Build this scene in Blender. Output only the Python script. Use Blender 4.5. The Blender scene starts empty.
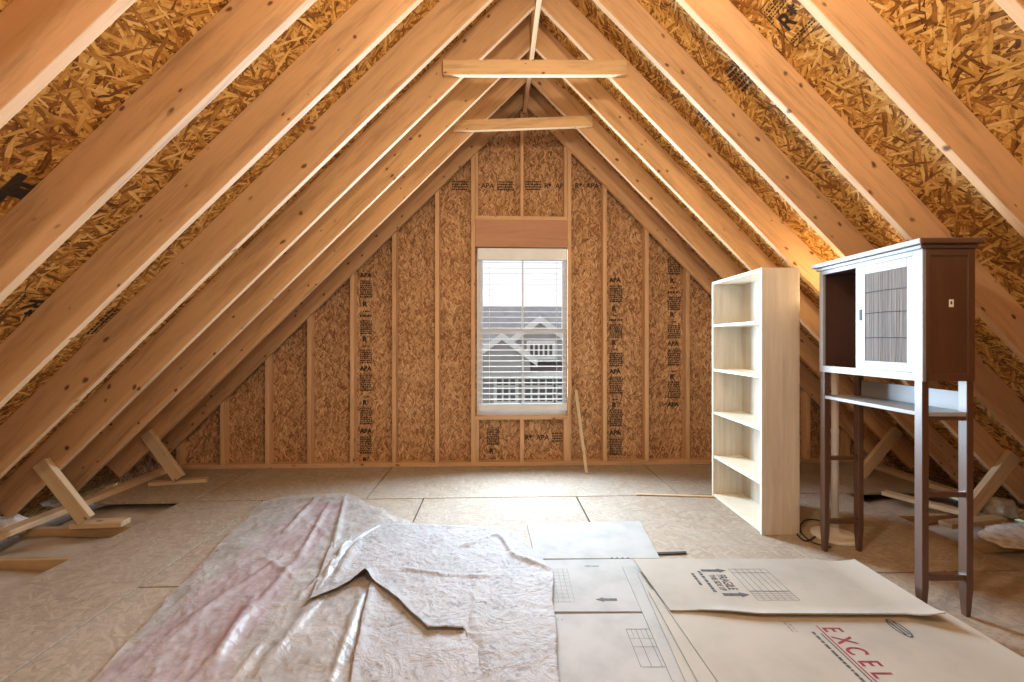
import bpy, bmesh, math, random
from mathutils import Vector, Matrix, noise
random.seed(7)
scene = bpy.context.scene
COL = scene.collection
# ------------------------------------------------------------------ camera
F, CX, CZ, YAW = 455.0, -0.29, 1.21, 0.0375
HX, HY = 512.0, 341.0
cs, sn = math.cos(YAW), math.sin(YAW)
def CF(lat, dep, z=0.0):            # lateral / depth as seen from the tripod -> world
    return Vector((CX + lat*cs + dep*sn, -lat*sn + dep*cs, z))
def P(px, py, z=0.0):               # photo pixel -> point on the horizontal plane z
    dep = (CZ - z)*F/(py - HY)
    return CF((px - HX)*dep/F, dep, z)
def W(px, py, y):                   # photo pixel -> point on the vertical plane Y = y
    r = Vector((( px - HX)/F*cs + sn, -(px - HX)/F*sn + cs, -(py - HY)/F))
    t = y/r.y
    return Vector((CX + r.x*t, y, CZ + r.z*t))
cam = bpy.data.cameras.new('camera'); co = bpy.data.objects.new('camera', cam); COL.objects.link(co)
cam.sensor_width = 36; cam.lens = 36*F/1024
co.location = (CX, 0, CZ); co.rotation_euler = (math.pi/2, 0, -YAW); cam.clip_start = .02
scene.camera = co

# ------------------------------------------------------------------ helpers
def link(o, parent=None):
    COL.objects.link(o)
    if parent is not None: o.parent = parent
    return o
def tag(o, label=None, cat=None, group=None, kind=None):
    if label: o['label'] = label
    if cat: o['category'] = cat
    if group: o['group'] = group
    if kind: o['kind'] = kind
    return o
def empty(name, loc=(0,0,0), rz=0.0):
    o = bpy.data.objects.new(name, None); o.empty_display_size = .1
    o.location = loc; o.rotation_euler = (0,0,rz)
    return link(o)
class MB:
    def __init__(s): s.bm = bmesh.new()
    def box(s, a, b, bev=0.0):
        x0,y0,z0 = a; x1,y1,z1 = b
        vs = [s.bm.verts.new(p) for p in ((x0,y0,z0),(x1,y0,z0),(x1,y1,z0),(x0,y1,z0),(x0,y0,z1),(x1,y0,z1),(x1,y1,z1),(x0,y1,z1))]
        fs = [s.bm.faces.new([vs[i] for i in f]) for f in ((3,2,1,0),(4,5,6,7),(0,1,5,4),(1,2,6,5),(2,3,7,6),(3,0,4,7))]
        if bev > 0:
            es = set(e for f in fs for e in f.edges)
            bmesh.ops.bevel(s.bm, geom=list(es), offset=bev, segments=2, profile=.5, affect='EDGES')
        return s
    def prism(s, pts, ext):          # closed polygon (3D points) extruded by vector
        ext = Vector(ext)
        a = [s.bm.verts.new(p) for p in pts]; b = [s.bm.verts.new(Vector(p)+ext) for p in pts]
        n = len(pts)
        s.bm.faces.new(a[::-1]); s.bm.faces.new(b)
        for i in range(n):
            j = (i+1) % n
            s.bm.faces.new((a[i],a[j],b[j],b[i]))
        return s
    def lathe(s, prof, c=(0,0,0), n=32):
        rings = []
        for r, z in prof:
            rings.append([s.bm.verts.new((c[0]+r*math.cos(2*math.pi*i/n), c[1]+r*math.sin(2*math.pi*i/n), c[2]+z)) for i in range(n)])
        for k in range(len(rings)-1):
            for i in range(n):
                j = (i+1) % n
                s.bm.faces.new((rings[k][i],rings[k][j],rings[k+1][j],rings[k+1][i]))
        s.bm.faces.new(rings[0][::-1]); s.bm.faces.new(rings[-1])
        return s
    def tube(s, pts, r, n=8):
        rings = []
        for i, p in enumerate(pts):
            p = Vector(p)
            d = (Vector(pts[min(i+1,len(pts)-1)]) - Vector(pts[max(i-1,0)])).normalized()
            u = d.orthogonal().normalized() if i == 0 else (u - d*u.dot(d)).normalized()
            v = d.cross(u)
            rings.append([s.bm.verts.new(p + r*(math.cos(2*math.pi*k/n)*u + math.sin(2*math.pi*k/n)*v)) for k in range(n)])
        for k in range(len(rings)-1):
            for i in range(n):
                j = (i+1) % n
                s.bm.faces.new((rings[k][i],rings[k][j],rings[k+1][j],rings[k+1][i]))
        s.bm.faces.new(rings[0][::-1]); s.bm.faces.new(rings[-1])
        return s
    def build(s, name, mat, parent=None, smooth=False, loc=None, mw=None):
        bmesh.ops.recalc_face_normals(s.bm, faces=s.bm.faces[:])
        me = bpy.data.meshes.new(name); s.bm.to_mesh(me); s.bm.free()
        if mat is not None: me.materials.append(mat)
        if smooth:
            for p in me.polygons: p.use_smooth = True
        o = bpy.data.objects.new(name, me)
        if mw is not None: o.matrix_world = mw
        if loc is not None: o.location = loc
        return link(o, parent)
def frame(origin, xdir, zhint):
    x = Vector(xdir).normalized(); z = Vector(zhint); z = (z - x*z.dot(x)).normalized(); y = z.cross(x)
    m = Matrix((x, y, z)).transposed().to_4x4(); m.translation = origin
    return m
def board(name, p0, p1, width, thick, zhint, mat, bev=.003, parent=None, cut0=0.0, cut1=0.0):
    """a sawn board from p0 to p1 (its lower edge line, centred on its thickness), width along zhint;
    cut0 / cut1 slide the upper corners along the length, for plumb cuts"""
    p0, p1 = Vector(p0), Vector(p1); L = (p1-p0).length
    m = frame(p0, p1-p0, zhint); mb = MB(); t = thick/2
    pts = [(0,-t,0),(L,-t,0),(L+cut1,-t,width),(cut0,-t,width)]
    mb.prism(pts, (0,thick,0))
    if bev:
        bmesh.ops.bevel(mb.bm, geom=mb.bm.edges[:], offset=bev, segments=2, profile=.5, affect='EDGES')
    return mb.build(name, mat, parent, mw=m)

# ------------------------------------------------------------------ materials
def newmat(name):
    m = bpy.data.materials.new(name); m.use_nodes = True
    nt = m.node_tree; nt.nodes.clear()
    out = nt.nodes.new('ShaderNodeOutputMaterial'); b = nt.nodes.new('ShaderNodeBsdfPrincipled')
    nt.links.new(b.outputs[0], out.inputs[0])
    return m, nt, b, out
def N(nt, t, **kw):
    n = nt.nodes.new('ShaderNode'+t)
    for k, v in kw.items():
        if k.startswith('i_'):
            key = k[2:]; key = int(key) if key.isdigit() else key
            n.inputs[key].default_value = v
        else: setattr(n, k, v)
    return n
def math_(nt, op, a, b=None, clamp=False):
    n = nt.nodes.new('ShaderNodeMath'); n.operation = op; n.use_clamp = clamp
    for i, x in enumerate((a, b)):
        if x is None: continue
        if isinstance(x, (int, float)): n.inputs[i].default_value = x
        else: nt.links.new(x, n.inputs[i])
    return n.outputs[0]
def ramp(nt, fac, stops):
    r = nt.nodes.new('ShaderNodeValToRGB'); e = r.color_ramp.elements
    while len(e) > 1: e.remove(e[-1])
    for i, (p, c) in enumerate(stops):
        x = e[0] if i == 0 else e.new(p)
        x.position = p; x.color = (*c, 1)
    nt.links.new(fac, r.inputs[0]); return r.outputs[0]
def mix(nt, fac, a, b, blend='MIX'):
    n = nt.nodes.new('ShaderNodeMix'); n.data_type = 'RGBA'; n.blend_type = blend
    for s, x in ((n.inputs[0], fac), (n.inputs[6], a), (n.inputs[7], b)):
        if isinstance(x, (int, float)): s.default_value = x
        elif isinstance(x, tuple): s.default_value = (*x, 1)
        else: nt.links.new(x, s)
    return n.outputs[2]
def coords(nt, rnd=True, scale=(1,1,1), rot=(0,0,0)):
    tc = N(nt, 'TexCoord'); v = tc.outputs['Object']
    if rnd:
        oi = N(nt, 'ObjectInfo'); s = math_(nt, 'MULTIPLY', oi.outputs['Random'], 37.0)
        a = nt.nodes.new('ShaderNodeVectorMath'); a.operation = 'ADD'
        nt.links.new(v, a.inputs[0]); nt.links.new(s, a.inputs[1]); v = a.outputs[0]
    mp = N(nt, 'Mapping'); mp.inputs['Rotation'].default_value = rot; mp.inputs['Scale'].default_value = scale
    nt.links.new(v, mp.inputs[0]); return mp.outputs[0]
def tex(nt, kind, v, scale, **kw):
    n = N(nt, kind); nt.links.new(v, n.inputs['Vector']); n.inputs['Scale'].default_value = scale
    for k, x in kw.items(): n.inputs[k].default_value = x
    return n
def bump(nt, b, h, strength=.3, dist=.004):
    n = N(nt, 'Bump'); n.inputs['Strength'].default_value = strength; n.inputs['Distance'].default_value = dist
    nt.links.new(h, n.inputs['Height']); nt.links.new(n.outputs[0], b.inputs['Normal'])

def wood(name, base, dark, knots=True, rough=.65, axis='X', coat=0.0, grain=1.0, vary=.25):
    m, nt, b, out = newmat(name)
    st = {'X': (.8,14,9), 'Z': (14,14,.8), 'Y': (14,.8,14)}[axis]
    v = coords(nt, True, st)
    n1 = tex(nt, 'TexNoise', v, 1.6, Detail=4.0, Roughness=.55, Distortion=.6)
    v2 = coords(nt, True, tuple(3*s for s in st))
    n2 = tex(nt, 'TexNoise', v2, 3.0, Detail=3.0, Roughness=.6)
    f = math_(nt, 'ADD', math_(nt, 'MULTIPLY', n1.outputs[0], .7), math_(nt, 'MULTIPLY', n2.outputs[0], .3))
    mid = tuple((p*.5+q*.5) for p, q in zip(base, dark))
    g = .12*grain
    c = ramp(nt, f, [(.5-g*1.6, mid), (.5, base), (.5+g*1.6, tuple(min(1, x*1.12) for x in base))])
    oi = N(nt, 'ObjectInfo')
    hv = N(nt, 'HueSaturation'); nt.links.new(c, hv.inputs['Color'])
    nt.links.new(math_(nt, 'ADD', math_(nt, 'MULTIPLY', oi.outputs['Random'], vary), 1-vary/2), hv.inputs['Value'])
    c = hv.outputs[0]
    if knots:
        vk = coords(nt, True, (1.0,1.0,1.7))
        wob = tex(nt, 'TexNoise', vk, 9.0, Detail=2.0)
        vm = nt.nodes.new('ShaderNodeVectorMath'); vm.operation = 'MULTIPLY_ADD'
        nt.links.new(wob.outputs['Color'], vm.inputs[0]); vm.inputs[1].default_value = (.06,.06,.06); nt.links.new(vk, vm.inputs[2])
        vo = tex(nt, 'TexVoronoi', vm.outputs[0], 8.0)
        sep = N(nt, 'SeparateColor'); nt.links.new(vo.outputs['Color'], sep.inputs[0])
        has = math_(nt, 'GREATER_THAN', sep.outputs[0], .12)
        size = math_(nt, 'ADD', math_(nt, 'MULTIPLY', sep.outputs[1], .14), .06)
        k = math_(nt, 'MULTIPLY', math_(nt, 'SUBTRACT', 1.0, math_(nt, 'DIVIDE', vo.outputs['Distance'], size), True), has, True)
        k = math_(nt, 'MULTIPLY', k, 2.2, True)
        c = mix(nt, k, c, dark)
    nt.links.new(c, b.inputs['Base Color'])
    b.inputs['Roughness'].default_value = rough
    if coat: b.inputs['Specular IOR Level'].default_value = .8; b.inputs['Coat Weight'].default_value = coat; b.inputs['Coat Roughness'].default_value = .38
    bump(nt, b, n2.outputs[0], .15, .002)
    return m

def osb(name, stops, length, width, angs, rough=.7, bstr=.6, dust=None, contrast=1.0, plane='XZ', warp=.05):
    """layers of overlapping strands: the topmost strand wins at every point"""
    m, nt, b, out = newmat(name)
    tc = N(nt, 'TexCoord'); oi = N(nt, 'ObjectInfo')
    base = tc.outputs['Object']
    wn = tex(nt, 'TexNoise', base, 5.0, Detail=2.0)
    vm = nt.nodes.new('ShaderNodeVectorMath'); vm.operation = 'MULTIPLY_ADD'
    nt.links.new(wn.outputs['Color'], vm.inputs[0]); vm.inputs[1].default_value = (warp,)*3; nt.links.new(base, vm.inputs[2])
    best = None; val = None; fib = None
    for i, a in enumerate(angs):
        mp1 = N(nt, 'Mapping'); mp1.inputs['Location'].default_value = (i*3.71, i*1.37, i*.77)
        mp1.inputs['Rotation'].default_value = {'XZ': (0,a,0), 'XY': (0,0,a), 'YX': (0,0,a)}[plane]
        nt.links.new(vm.outputs[0], mp1.inputs[0])
        mp2 = N(nt, 'Mapping')
        sc = {'XZ': (1/width, 1/width*.2, 1/length), 'XY': (1/length, 1/width, 4), 'YX': (1/width, 1/length, 4)}[plane]
        mp2.inputs['Scale'].default_value = sc; nt.links.new(mp1.outputs[0], mp2.inputs[0])
        vo = tex(nt, 'TexVoronoi', mp2.outputs[0], 1.0, Randomness=1.0)
        fi = tex(nt, 'TexNoise', mp2.outputs[0], 5.0 if i else 4.0, Detail=2.0)
        sep = N(nt, 'SeparateColor'); nt.links.new(vo.outputs['Color'], sep.inputs[0])
        pr, vv = sep.outputs[0], math_(nt, 'ADD', sep.outputs[1], math_(nt, 'MULTIPLY', math_(nt, 'SUBTRACT', fi.outputs[0], .5), .7))
        # strands dip towards their edge
        vv = math_(nt, 'SUBTRACT', vv, math_(nt, 'MULTIPLY', math_(nt, 'POWER', vo.outputs['Distance'], 3.0), .5))
        if best is None: best, val = pr, vv
        else:
            g = math_(nt, 'GREATER_THAN', pr, best)
            mx = N(nt, 'Mix'); mx.data_type = 'FLOAT'
            nt.links.new(g, mx.inputs[0]); nt.links.new(val, mx.inputs[2]); nt.links.new(vv, mx.inputs[3])
            val = mx.outputs[0]; best = math_(nt, 'MAXIMUM', pr, best)
    big = tex(nt, 'TexNoise', base, 1.3, Detail=2.0)
    val2 = math_(nt, 'ADD', math_(nt, 'MULTIPLY', math_(nt, 'SUBTRACT', val, .5), contrast), .5)
    val2 = math_(nt, 'ADD', val2, math_(nt, 'MULTIPLY', math_(nt, 'SUBTRACT', big.outputs[0], .5), .35))
    c = ramp(nt, val2, stops)
    if dust:
        dn = tex(nt, 'TexNoise', base, 2.2, Detail=5.0, Roughness=.65)
        df = ramp(nt, dn.outputs[0], [(.3, (dust[1],)*3), (.7, (dust[2],)*3)])
        sv = N(nt, 'SeparateColor'); nt.links.new(df, sv.inputs[0])
        c = mix(nt, sv.outputs[0], c, dust[0])
        sp = tex(nt, 'TexNoise', base, 38.0, Detail=3.0, Roughness=.7)
        spf = ramp(nt, sp.outputs[0], [(.57, (0,0,0)), (.70, (.55,)*3)])
        ss = N(nt, 'SeparateColor'); nt.links.new(spf, ss.inputs[0])
        c = mix(nt, ss.outputs[0], c, (.20,.17,.14))
    nt.links.new(c, b.inputs['Base Color'])
    b.inputs['Roughness'].default_value = rough
    b.inputs['Specular IOR Level'].default_value = .25
    h = math_(nt, 'ADD', math_(nt, 'MULTIPLY', best, .5), math_(nt, 'MULTIPLY', val, .5))
    bump(nt, b, h, bstr, .003)
    return m

def plain(name, col, rough=.5, metallic=0.0, nscale=0, namt=.15, bstr=0, spec=.5, ndark=None, detail=4.0):
    m, nt, b, out = newmat(name)
    b.inputs['Roughness'].default_value = rough; b.inputs['Metallic'].default_value = metallic
    b.inputs['Specular IOR Level'].default_value = spec
    tc = N(nt, 'TexCoord')
    n = tex(nt, 'TexNoise', tc.outputs['Object'], nscale or 20.0, Detail=detail, Roughness=.6)
    d = ndark or tuple(x*(1-namt*1.6) for x in col); l = tuple(min(1, x*(1+namt*.5)) for x in col)
    c = ramp(nt, n.outputs[0], [(.3, d), (.55, col), (.75, l)])
    nt.links.new(c, b.inputs['Base Color'])
    if bstr: bump(nt, b, n.outputs[0], bstr, .004)
    return m

M = {}
M['rafter'] = wood('rafter_pine', (.62,.385,.205), (.15,.06,.02))
M['stud'] = wood('stud_pine', (.66,.42,.24), (.26,.12,.05))
M['tie'] = wood('tie_pine', (.68,.46,.25), (.22,.10,.04))
M['scrap'] = wood('scrap_pine', (.66,.50,.32), (.28,.15,.07))
M['header'] = wood('header_board', (.50,.27,.17), (.30,.14,.08), knots=False)
OSBROOF = [(.0,(.10,.035,.008)),(.3,(.32,.14,.03)),(.5,(.56,.30,.075)),(.75,(.72,.45,.15)),(1,(.86,.64,.32))]
M['osb_roof'] = osb('osb_roof', OSBROOF, .095, .0135, (.35, -.55, 1.25, -1.2), contrast=.72, plane='YX')
OSBWALL = [(.0,(.19,.085,.035)),(.3,(.39,.215,.10)),(.55,(.53,.315,.165)),(.8,(.64,.41,.23)),(1,(.80,.60,.38))]
M['osb_wall'] = osb('osb_wall', OSBWALL, .055, .012, (.18, -.3, .75, -.85), contrast=.8, warp=.018)
FL = [(.0,(.25,.185,.125)),(.4,(.36,.28,.20)),(.7,(.44,.355,.265)),(1,(.53,.445,.35))]
M['floor'] = osb('floor_sheathing', FL, .10, .016, (.1, 1.5, .8, -.6), rough=.75, bstr=.25, contrast=.6, plane='XY', dust=((.41,.375,.33), .1, .65))
M['joist'] = wood('joist_pine', (.52,.36,.20), (.22,.11,.05))
M['paper'] = plain('batt_paper', (.50,.43,.36), .85, nscale=6, namt=.15, bstr=.3)
M['fluff'] = plain('white_fluff', (.90,.92,.93), .95, nscale=25, namt=.25, bstr=1.0)
M['gyp'] = plain('gypsum', (.35,.31,.27), .9)
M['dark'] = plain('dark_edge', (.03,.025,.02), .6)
M['ink'] = plain('black_ink', (.035,.022,.015), .75, nscale=60, namt=.5)
M['inkgrey'] = plain('grey_ink', (.10,.10,.105), .8, nscale=60, namt=.4)
M['inksoft'] = plain('worn_ink', (.28,.28,.28), .8, nscale=60, namt=.4)
M['inkred'] = plain('red_ink', (.30,.035,.06), .8, nscale=60, namt=.3)
M['card'] = plain('cardboard', (.43,.40,.345), .85, nscale=3, namt=.10, bstr=.08)
M['cardgrey'] = plain('dusty_cardboard', (.42,.415,.40), .85, nscale=5, namt=.12, bstr=.08)
M['cardedge'] = plain('cardboard_edge', (.42,.40,.37), .9, nscale=30, namt=.3)
M['shelfwood'] = wood('whitewashed_board', (.61,.56,.48), (.48,.40,.32), knots=False, axis='Z', rough=.5, grain=.7, vary=.04)
M['shelfedge'] = plain('cream_edge', (.86,.80,.66), .45, nscale=8, namt=.05)
M['cab'] = wood('espresso_wood', (.085,.030,.012), (.022,.008,.005), knots=False, axis='Z', rough=.4, coat=1.0, grain=1.3, vary=.05)
M['cabglare'] = plain('painted_window_glare', (.37,.40,.44), .4, nscale=6, namt=.05)  # window glare on the dark wood, put into the base colour
M['white'] = plain('white_vinyl', (.85,.86,.88), .4, nscale=6, namt=.04)
M['blind'] = plain('blind_white', (.78,.86,.95), .4, nscale=6, namt=.04)
M['lampw'] = plain('white_lamp', (.80,.80,.78), .35, nscale=6, namt=.05)
M['pink'] = plain('pink_underlay', (.46,.17,.235), .9, nscale=5, namt=.12, bstr=.4)

def glassmat():
    m = bpy.data.materials.new('window_glass'); m.use_nodes = True; nt = m.node_tree; nt.nodes.clear()
    out = N(nt, 'OutputMaterial'); t = N(nt, 'BsdfTransparent'); g = N(nt, 'BsdfGlossy'); g.inputs['Roughness'].default_value = .02
    t.inputs[0].default_value = (.95,.97,.97,1)
    fr = N(nt, 'Fresnel'); fr.inputs[0].default_value = 1.45
    mx = N(nt, 'MixShader'); nt.links.new(fr.outputs[0], mx.inputs[0]); nt.links.new(t.outputs[0], mx.inputs[1]); nt.links.new(g.outputs[0], mx.inputs[2])
    nt.links.new(mx.outputs[0], out.inputs[0]); return m
M['glass'] = glassmat()
def crinkle(nt, o, sc):
    """fine creases: ridged noise at two sizes"""
    a = tex(nt, 'TexNoise', o, sc, Detail=3.0, Roughness=.6, Distortion=1.2); b_ = tex(nt, 'TexNoise', o, sc*2.7, Detail=3.0, Roughness=.6, Distortion=.8)
    r1 = math_(nt, 'SUBTRACT', 1.0, math_(nt, 'MULTIPLY', math_(nt, 'ABSOLUTE', math_(nt, 'SUBTRACT', a.outputs[0], .5)), 7.0), True)
    r2 = math_(nt, 'SUBTRACT', 1.0, math_(nt, 'MULTIPLY', math_(nt, 'ABSOLUTE', math_(nt, 'SUBTRACT', b_.outputs[0], .5)), 7.0), True)
    return math_(nt, 'ADD', r1, math_(nt, 'MULTIPLY', r2, .45))
def plastic():
    m, nt, b, out = newmat('milky_plastic')
    t = N(nt, 'BsdfTransparent')
    tc = N(nt, 'TexCoord'); n = tex(nt, 'TexNoise', tc.outputs['Object'], 5.0, Detail=6.0, Roughness=.65)
    c = ramp(nt, n.outputs[0], [(.3, (.45,.43,.415)), (.55, (.52,.505,.50)), (.75, (.60,.59,.585))]); nt.links.new(c, b.inputs['Base Color'])
    b.inputs['Roughness'].default_value = .42
    bump(nt, b, crinkle(nt, tc.outputs['Object'], 4.5), .30, .010)
    a = ramp(nt, n.outputs[0], [(.35, (.50,)*3), (.65, (.74,)*3)])
    s = N(nt, 'SeparateColor'); nt.links.new(a, s.inputs[0])
    mx = N(nt, 'MixShader'); nt.links.new(s.outputs[0], mx.inputs[0]); nt.links.new(t.outputs[0], mx.inputs[1]); nt.links.new(b.outputs[0], mx.inputs[2])
    nt.links.new(mx.outputs[0], out.inputs[0]); return m
M['plastic'] = plastic()
def cloth(name, base, stain):
    m, nt, b, out = newmat(name)
    tc = N(nt, 'TexCoord'); o = tc.outputs['Object']
    n1 = tex(nt, 'TexNoise', o, 3.0, Detail=6.0, Roughness=.7); n2 = tex(nt, 'TexNoise', o, 42.0, Detail=5.0, Roughness=.7)
    n3 = tex(nt, 'TexNoise', o, 9.0, Detail=4.0, Roughness=.6)
    c = ramp(nt, n1.outputs[0], [(.3, tuple(x*.82 for x in base)), (.6, base), (.8, tuple(min(1, x*1.1) for x in base))])
    f = ramp(nt, math_(nt, 'MULTIPLY', n2.outputs[0], math_(nt, 'ADD', n3.outputs[0], .45)), [(.51, (0,0,0)), (.68, (.6,)*3)])
    s = N(nt, 'SeparateColor'); nt.links.new(f, s.inputs[0])
    nt.links.new(mix(nt, s.outputs[0], c, stain), b.inputs['Base Color'])
    b.inputs['Roughness'].default_value = .75; b.inputs['Specular IOR Level'].default_value = .3
    bump(nt, b, math_(nt, 'ADD', crinkle(nt, o, 7.0), math_(nt, 'MULTIPLY', n2.outputs[0], .4)), .30, .008); return m
M['cloth'] = cloth('dusty_sheet', (.41,.40,.405), (.14,.135,.14))

# ------------------------------------------------------------------ roof geometry
H = 3.492                       # where the lower edges of the rafters meet
Y0, DY = 1.30, .4385            # near face of the first rafter seen, spacing
T = .038
YW = 4.40                       # front of the gable studs
R2 = math.sqrt(.5)
XE = 3.43
def near(k): return Y0 + DY*k
GAB = 'rafters of the two roof slopes'
ordin = ['gable-end', 'second', 'third', 'fourth', 'fifth', 'sixth', 'seventh', 'eighth', 'ninth']
for k in range(-1, 8):
    for s in (-1, 1):
        dep = .19 if s < 0 else .165
        y = near(k) + T/2
        lo = Vector((s*XE, y, H - XE)); hi = Vector((s*.020, y, H - .020))
        o = board('rafter', lo, hi, dep, T, (s*1, 0, 1), M['rafter'], bev=.003, cut0=-dep*.0, cut1=dep)
        # unique names of places: slope by what stands under it
        i = 7 - k
        slope = 'on the roof slope above the cabinet' if s > 0 else 'on the roof slope opposite the cabinet'
        nm = 'gable-end pine rafter against the window wall' if i == 0 else 'pine rafter, %s out from the window wall,' % ordin[i]
        tag(o, nm + ' ' + slope, 'rafter', GAB)
# ridge board
o = board('ridge_board', (0, -2.1, H-.05), (0, YW+.05, H-.05), .29, .036, (0,0,1), M['rafter'])
tag(o, 'long pine ridge board at the peak where both roof slopes meet', 'board')
# collar ties
tieA, tieB = near(4) - .020, near(6) - .020
a, b = W(443, 74.5, tieA-.019), W(627, 74.5, tieA-.019)
a.y = b.y = tieA
tag(board('collar_tie', a, b, .10, .038, (0,0,1), M['tie']), 'level pale pine collar tie high under the ridge, the brighter of the two', 'beam', 'collar ties across the rafters')
a, b = W(453, 131, tieB-.019), W(593, 126, tieB-.019)
a.y = b.y = tieB
tag(board('collar_tie', a, b, .092, .038, (0,0,1), M['tie']), 'slightly tilted darker collar tie nearer the window wall', 'beam', 'collar ties across the rafters')

# roof sheathing (slabs), in local frames so that strands follow the slope
def roof(name, s, dep):
    n = Vector((s*R2, 0, R2)); d = Vector((s*R2, 0, -R2))          # outward normal, down slope
    top = Vector((0, 0, H + dep*math.sqrt(2)))
    m = Matrix((Vector((0,1,0)), d, n)).transposed().to_4x4()
    if m.to_3x3().determinant() < 0: m = Matrix((Vector((0,-1,0)), d, n)).transposed().to_4x4()
    m.translation = top
    mb = MB(); sg = 1 if m.to_3x3()[1][0] > 0 else -1
    ya, yb = sorted((-2.3*sg, (YW+.12)*sg))
    mb.box((ya, 0, .001), (yb, 5.6, .013))
    return tag(mb.build(name, M['osb_roof'], mw=m), kind='structure'), m, sg
roofL, mL, sgL = roof('ceiling', -1, .19)
roofR, mR, sgR = roof('ceiling', 1, .165)

# ------------------------------------------------------------------ text / print helpers
def text_mesh(txt, size, bold=0.0, squash=1.0):
    cu = bpy.data.curves.new('lettering', 'FONT'); cu.body = txt; cu.size = size; cu.offset = bold
    ob = bpy.data.objects.new('lettering', cu); COL.objects.link(ob)
    dg = bpy.context.evaluated_depsgraph_get(); dg.update()
    me = bpy.data.meshes.new_from_object(ob.evaluated_get(dg))
    bpy.data.objects.remove(ob); bpy.data.curves.remove(cu)
    return me
def print_on(name, items, mat, mw, parent):
    """items: ('t', text, x, y, size, bold) or ('r', x0, y0, x1, y1) in the plane's own x / y; one printed mark"""
    bm = bmesh.new()
    for it in items:
        if it[0] == 't':
            me = text_mesh(it[1], it[4], it[5] if len(it) > 5 else 0)
            xs = it[6] if len(it) > 6 else 1.0
            n0 = len(bm.verts); bm.from_mesh(me); bm.verts.ensure_lookup_table()
            for v in bm.verts[n0:]: v.co = (v.co.x*xs + it[2], v.co.y + it[3], 0)
            bpy.data.meshes.remove(me)
        elif it[0] == 'r':
            _, x0, y0, x1, y1 = it
            bm.faces.new([bm.verts.new(p) for p in ((x0,y0,0),(x1,y0,0),(x1,y1,0),(x0,y1,0))])
        elif it[0] == 'p':
            bm.faces.new([bm.verts.new((x,y,0)) for x, y in it[1]])
    me = bpy.data.meshes.new(name); bm.to_mesh(me); bm.free(); me.materials.append(mat)
    o = bpy.data.objects.new(name, me); link(o, parent)
    if parent is not None:
        o.matrix_parent_inverse = parent.matrix_world.inverted()
    o.matrix_world = mw
    return o
def lines_block(x0, y0, x1, y1, n, rnd, h=.45):
    """a block of small printed lines"""
    out = []; st = (y1-y0)/n
    for i in range(n):
        y = y0 + i*st; x = x0
        while x < x1 - .004:
            w = rnd.uniform(.006, .022)*(1 if x1-x0 < .2 else 1.6)
            out.append(('r', x, y, min(x+w, x1), y + st*h)); x += w + rnd.uniform(.003, .007)
    return out

# ------------------------------------------------------------------ gable wall
YS = YW + .089                   # face of the sheathing
wl, wr, wb, wt = W(477,300,YS).x, W(568.5,300,YS).x, W(520,415,YS).z, W(520,247,YS).z
def gwall(name, y0, y1, hole, mat):
    mb = MB(); top = H + .3; xe = 3.9; bz = -.25
    if hole:
        x0,x1,z0,z1 = hole
        f = lambda x: top - abs(x)
        mb.prism([(-xe,y0,bz),(x0,y0,bz),(x0,y0,f(x0)),(-xe,y0,max(bz+.01,f(xe)))], (0,y1-y0,0))
        mb.prism([(x1,y0,bz),(xe,y0,bz),(xe,y0,max(bz+.01,f(xe))),(x1,y0,f(x1))], (0,y1-y0,0))
        mb.prism([(x0,y0,bz),(x1,y0,bz),(x1,y0,z0),(x0,y0,z0)], (0,y1-y0,0))
        mb.prism([(x0,y0,z1),(x1,y0,z1),(x1,y0,f(x1)),(0,y0,f(0)),(x0,y0,f(x0))], (0,y1-y0,0))
    else:
        mb.prism([(-xe,y0,bz),(xe,y0,bz),(xe,y0,top-xe),(0,y0,top),(-xe,y0,top-xe)], (0,y1-y0,0))
    return tag(mb.build(name, mat), kind='structure')
wall = gwall('wall_back', YS, YS+.012, (wl,wr,wb,wt), M['osb_wall'])
gwall('wall_front', -2.25, -2.2, None, M['osb_wall'])
# printed grade marks on the gable sheathing
rnd = random.Random(3)
def stamp_col(px, ytop, ybot, w=.115, seed=0, big=('APA',)):
    r = random.Random(seed)
    tl = W(px, ytop, YS-.002); bl = W(px, ybot, YS-.002); L = tl.z - bl.z
    items = []; y = L
    seq = ['cap','blk','R','sm','wide','blk2','R','sm','blk2','cap','blk','sm','R','blk']; i = seed % 3
    while y > .02:
        k = seq[i % len(seq)]; i += 1
        if k == 'cap': items.append(('t', 'APA', 0, y-.05, .06, .003)); y -= .085
        elif k == 'R': items.append(('t', 'R*', .025, y-.05, .065, .004)); y -= .075
        elif k == 'sm': items += lines_block(.03, y-.03, .09, y, 1, r); y -= .05
        elif k == 'wide': items += lines_block(0, y-.03, w, y, 1, r, .8); y -= .055
        elif k == 'blk': items += lines_block(0, y-.16, w, y, 9, r, .7); items += [('r', 0, y-.165, w, y-.16), ('r', 0, y, w, y+.004)]; y -= .20
        elif k == 'blk2': items += lines_block(0, y-.14, w, y, 7, r, .72); y -= .16
    mw = Matrix((Vector((1,0,0)), Vector((0,0,1)), Vector((0,-1,0)))).transposed().to_4x4()
    mw.translation = Vector((tl.x - w/2, YS-.0015, bl.z))
    return print_on('printed_grade_mark', items, M['ink'], mw, wall)
stamp_col(366, 272, 460, seed=9)
stamp_col(616, 277, 462, w=.13, seed=0)
stamp_col(674, 258, 408, w=.13, seed=4)
stamp_col(493, 428, 460, seed=1, w=.12)
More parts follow.
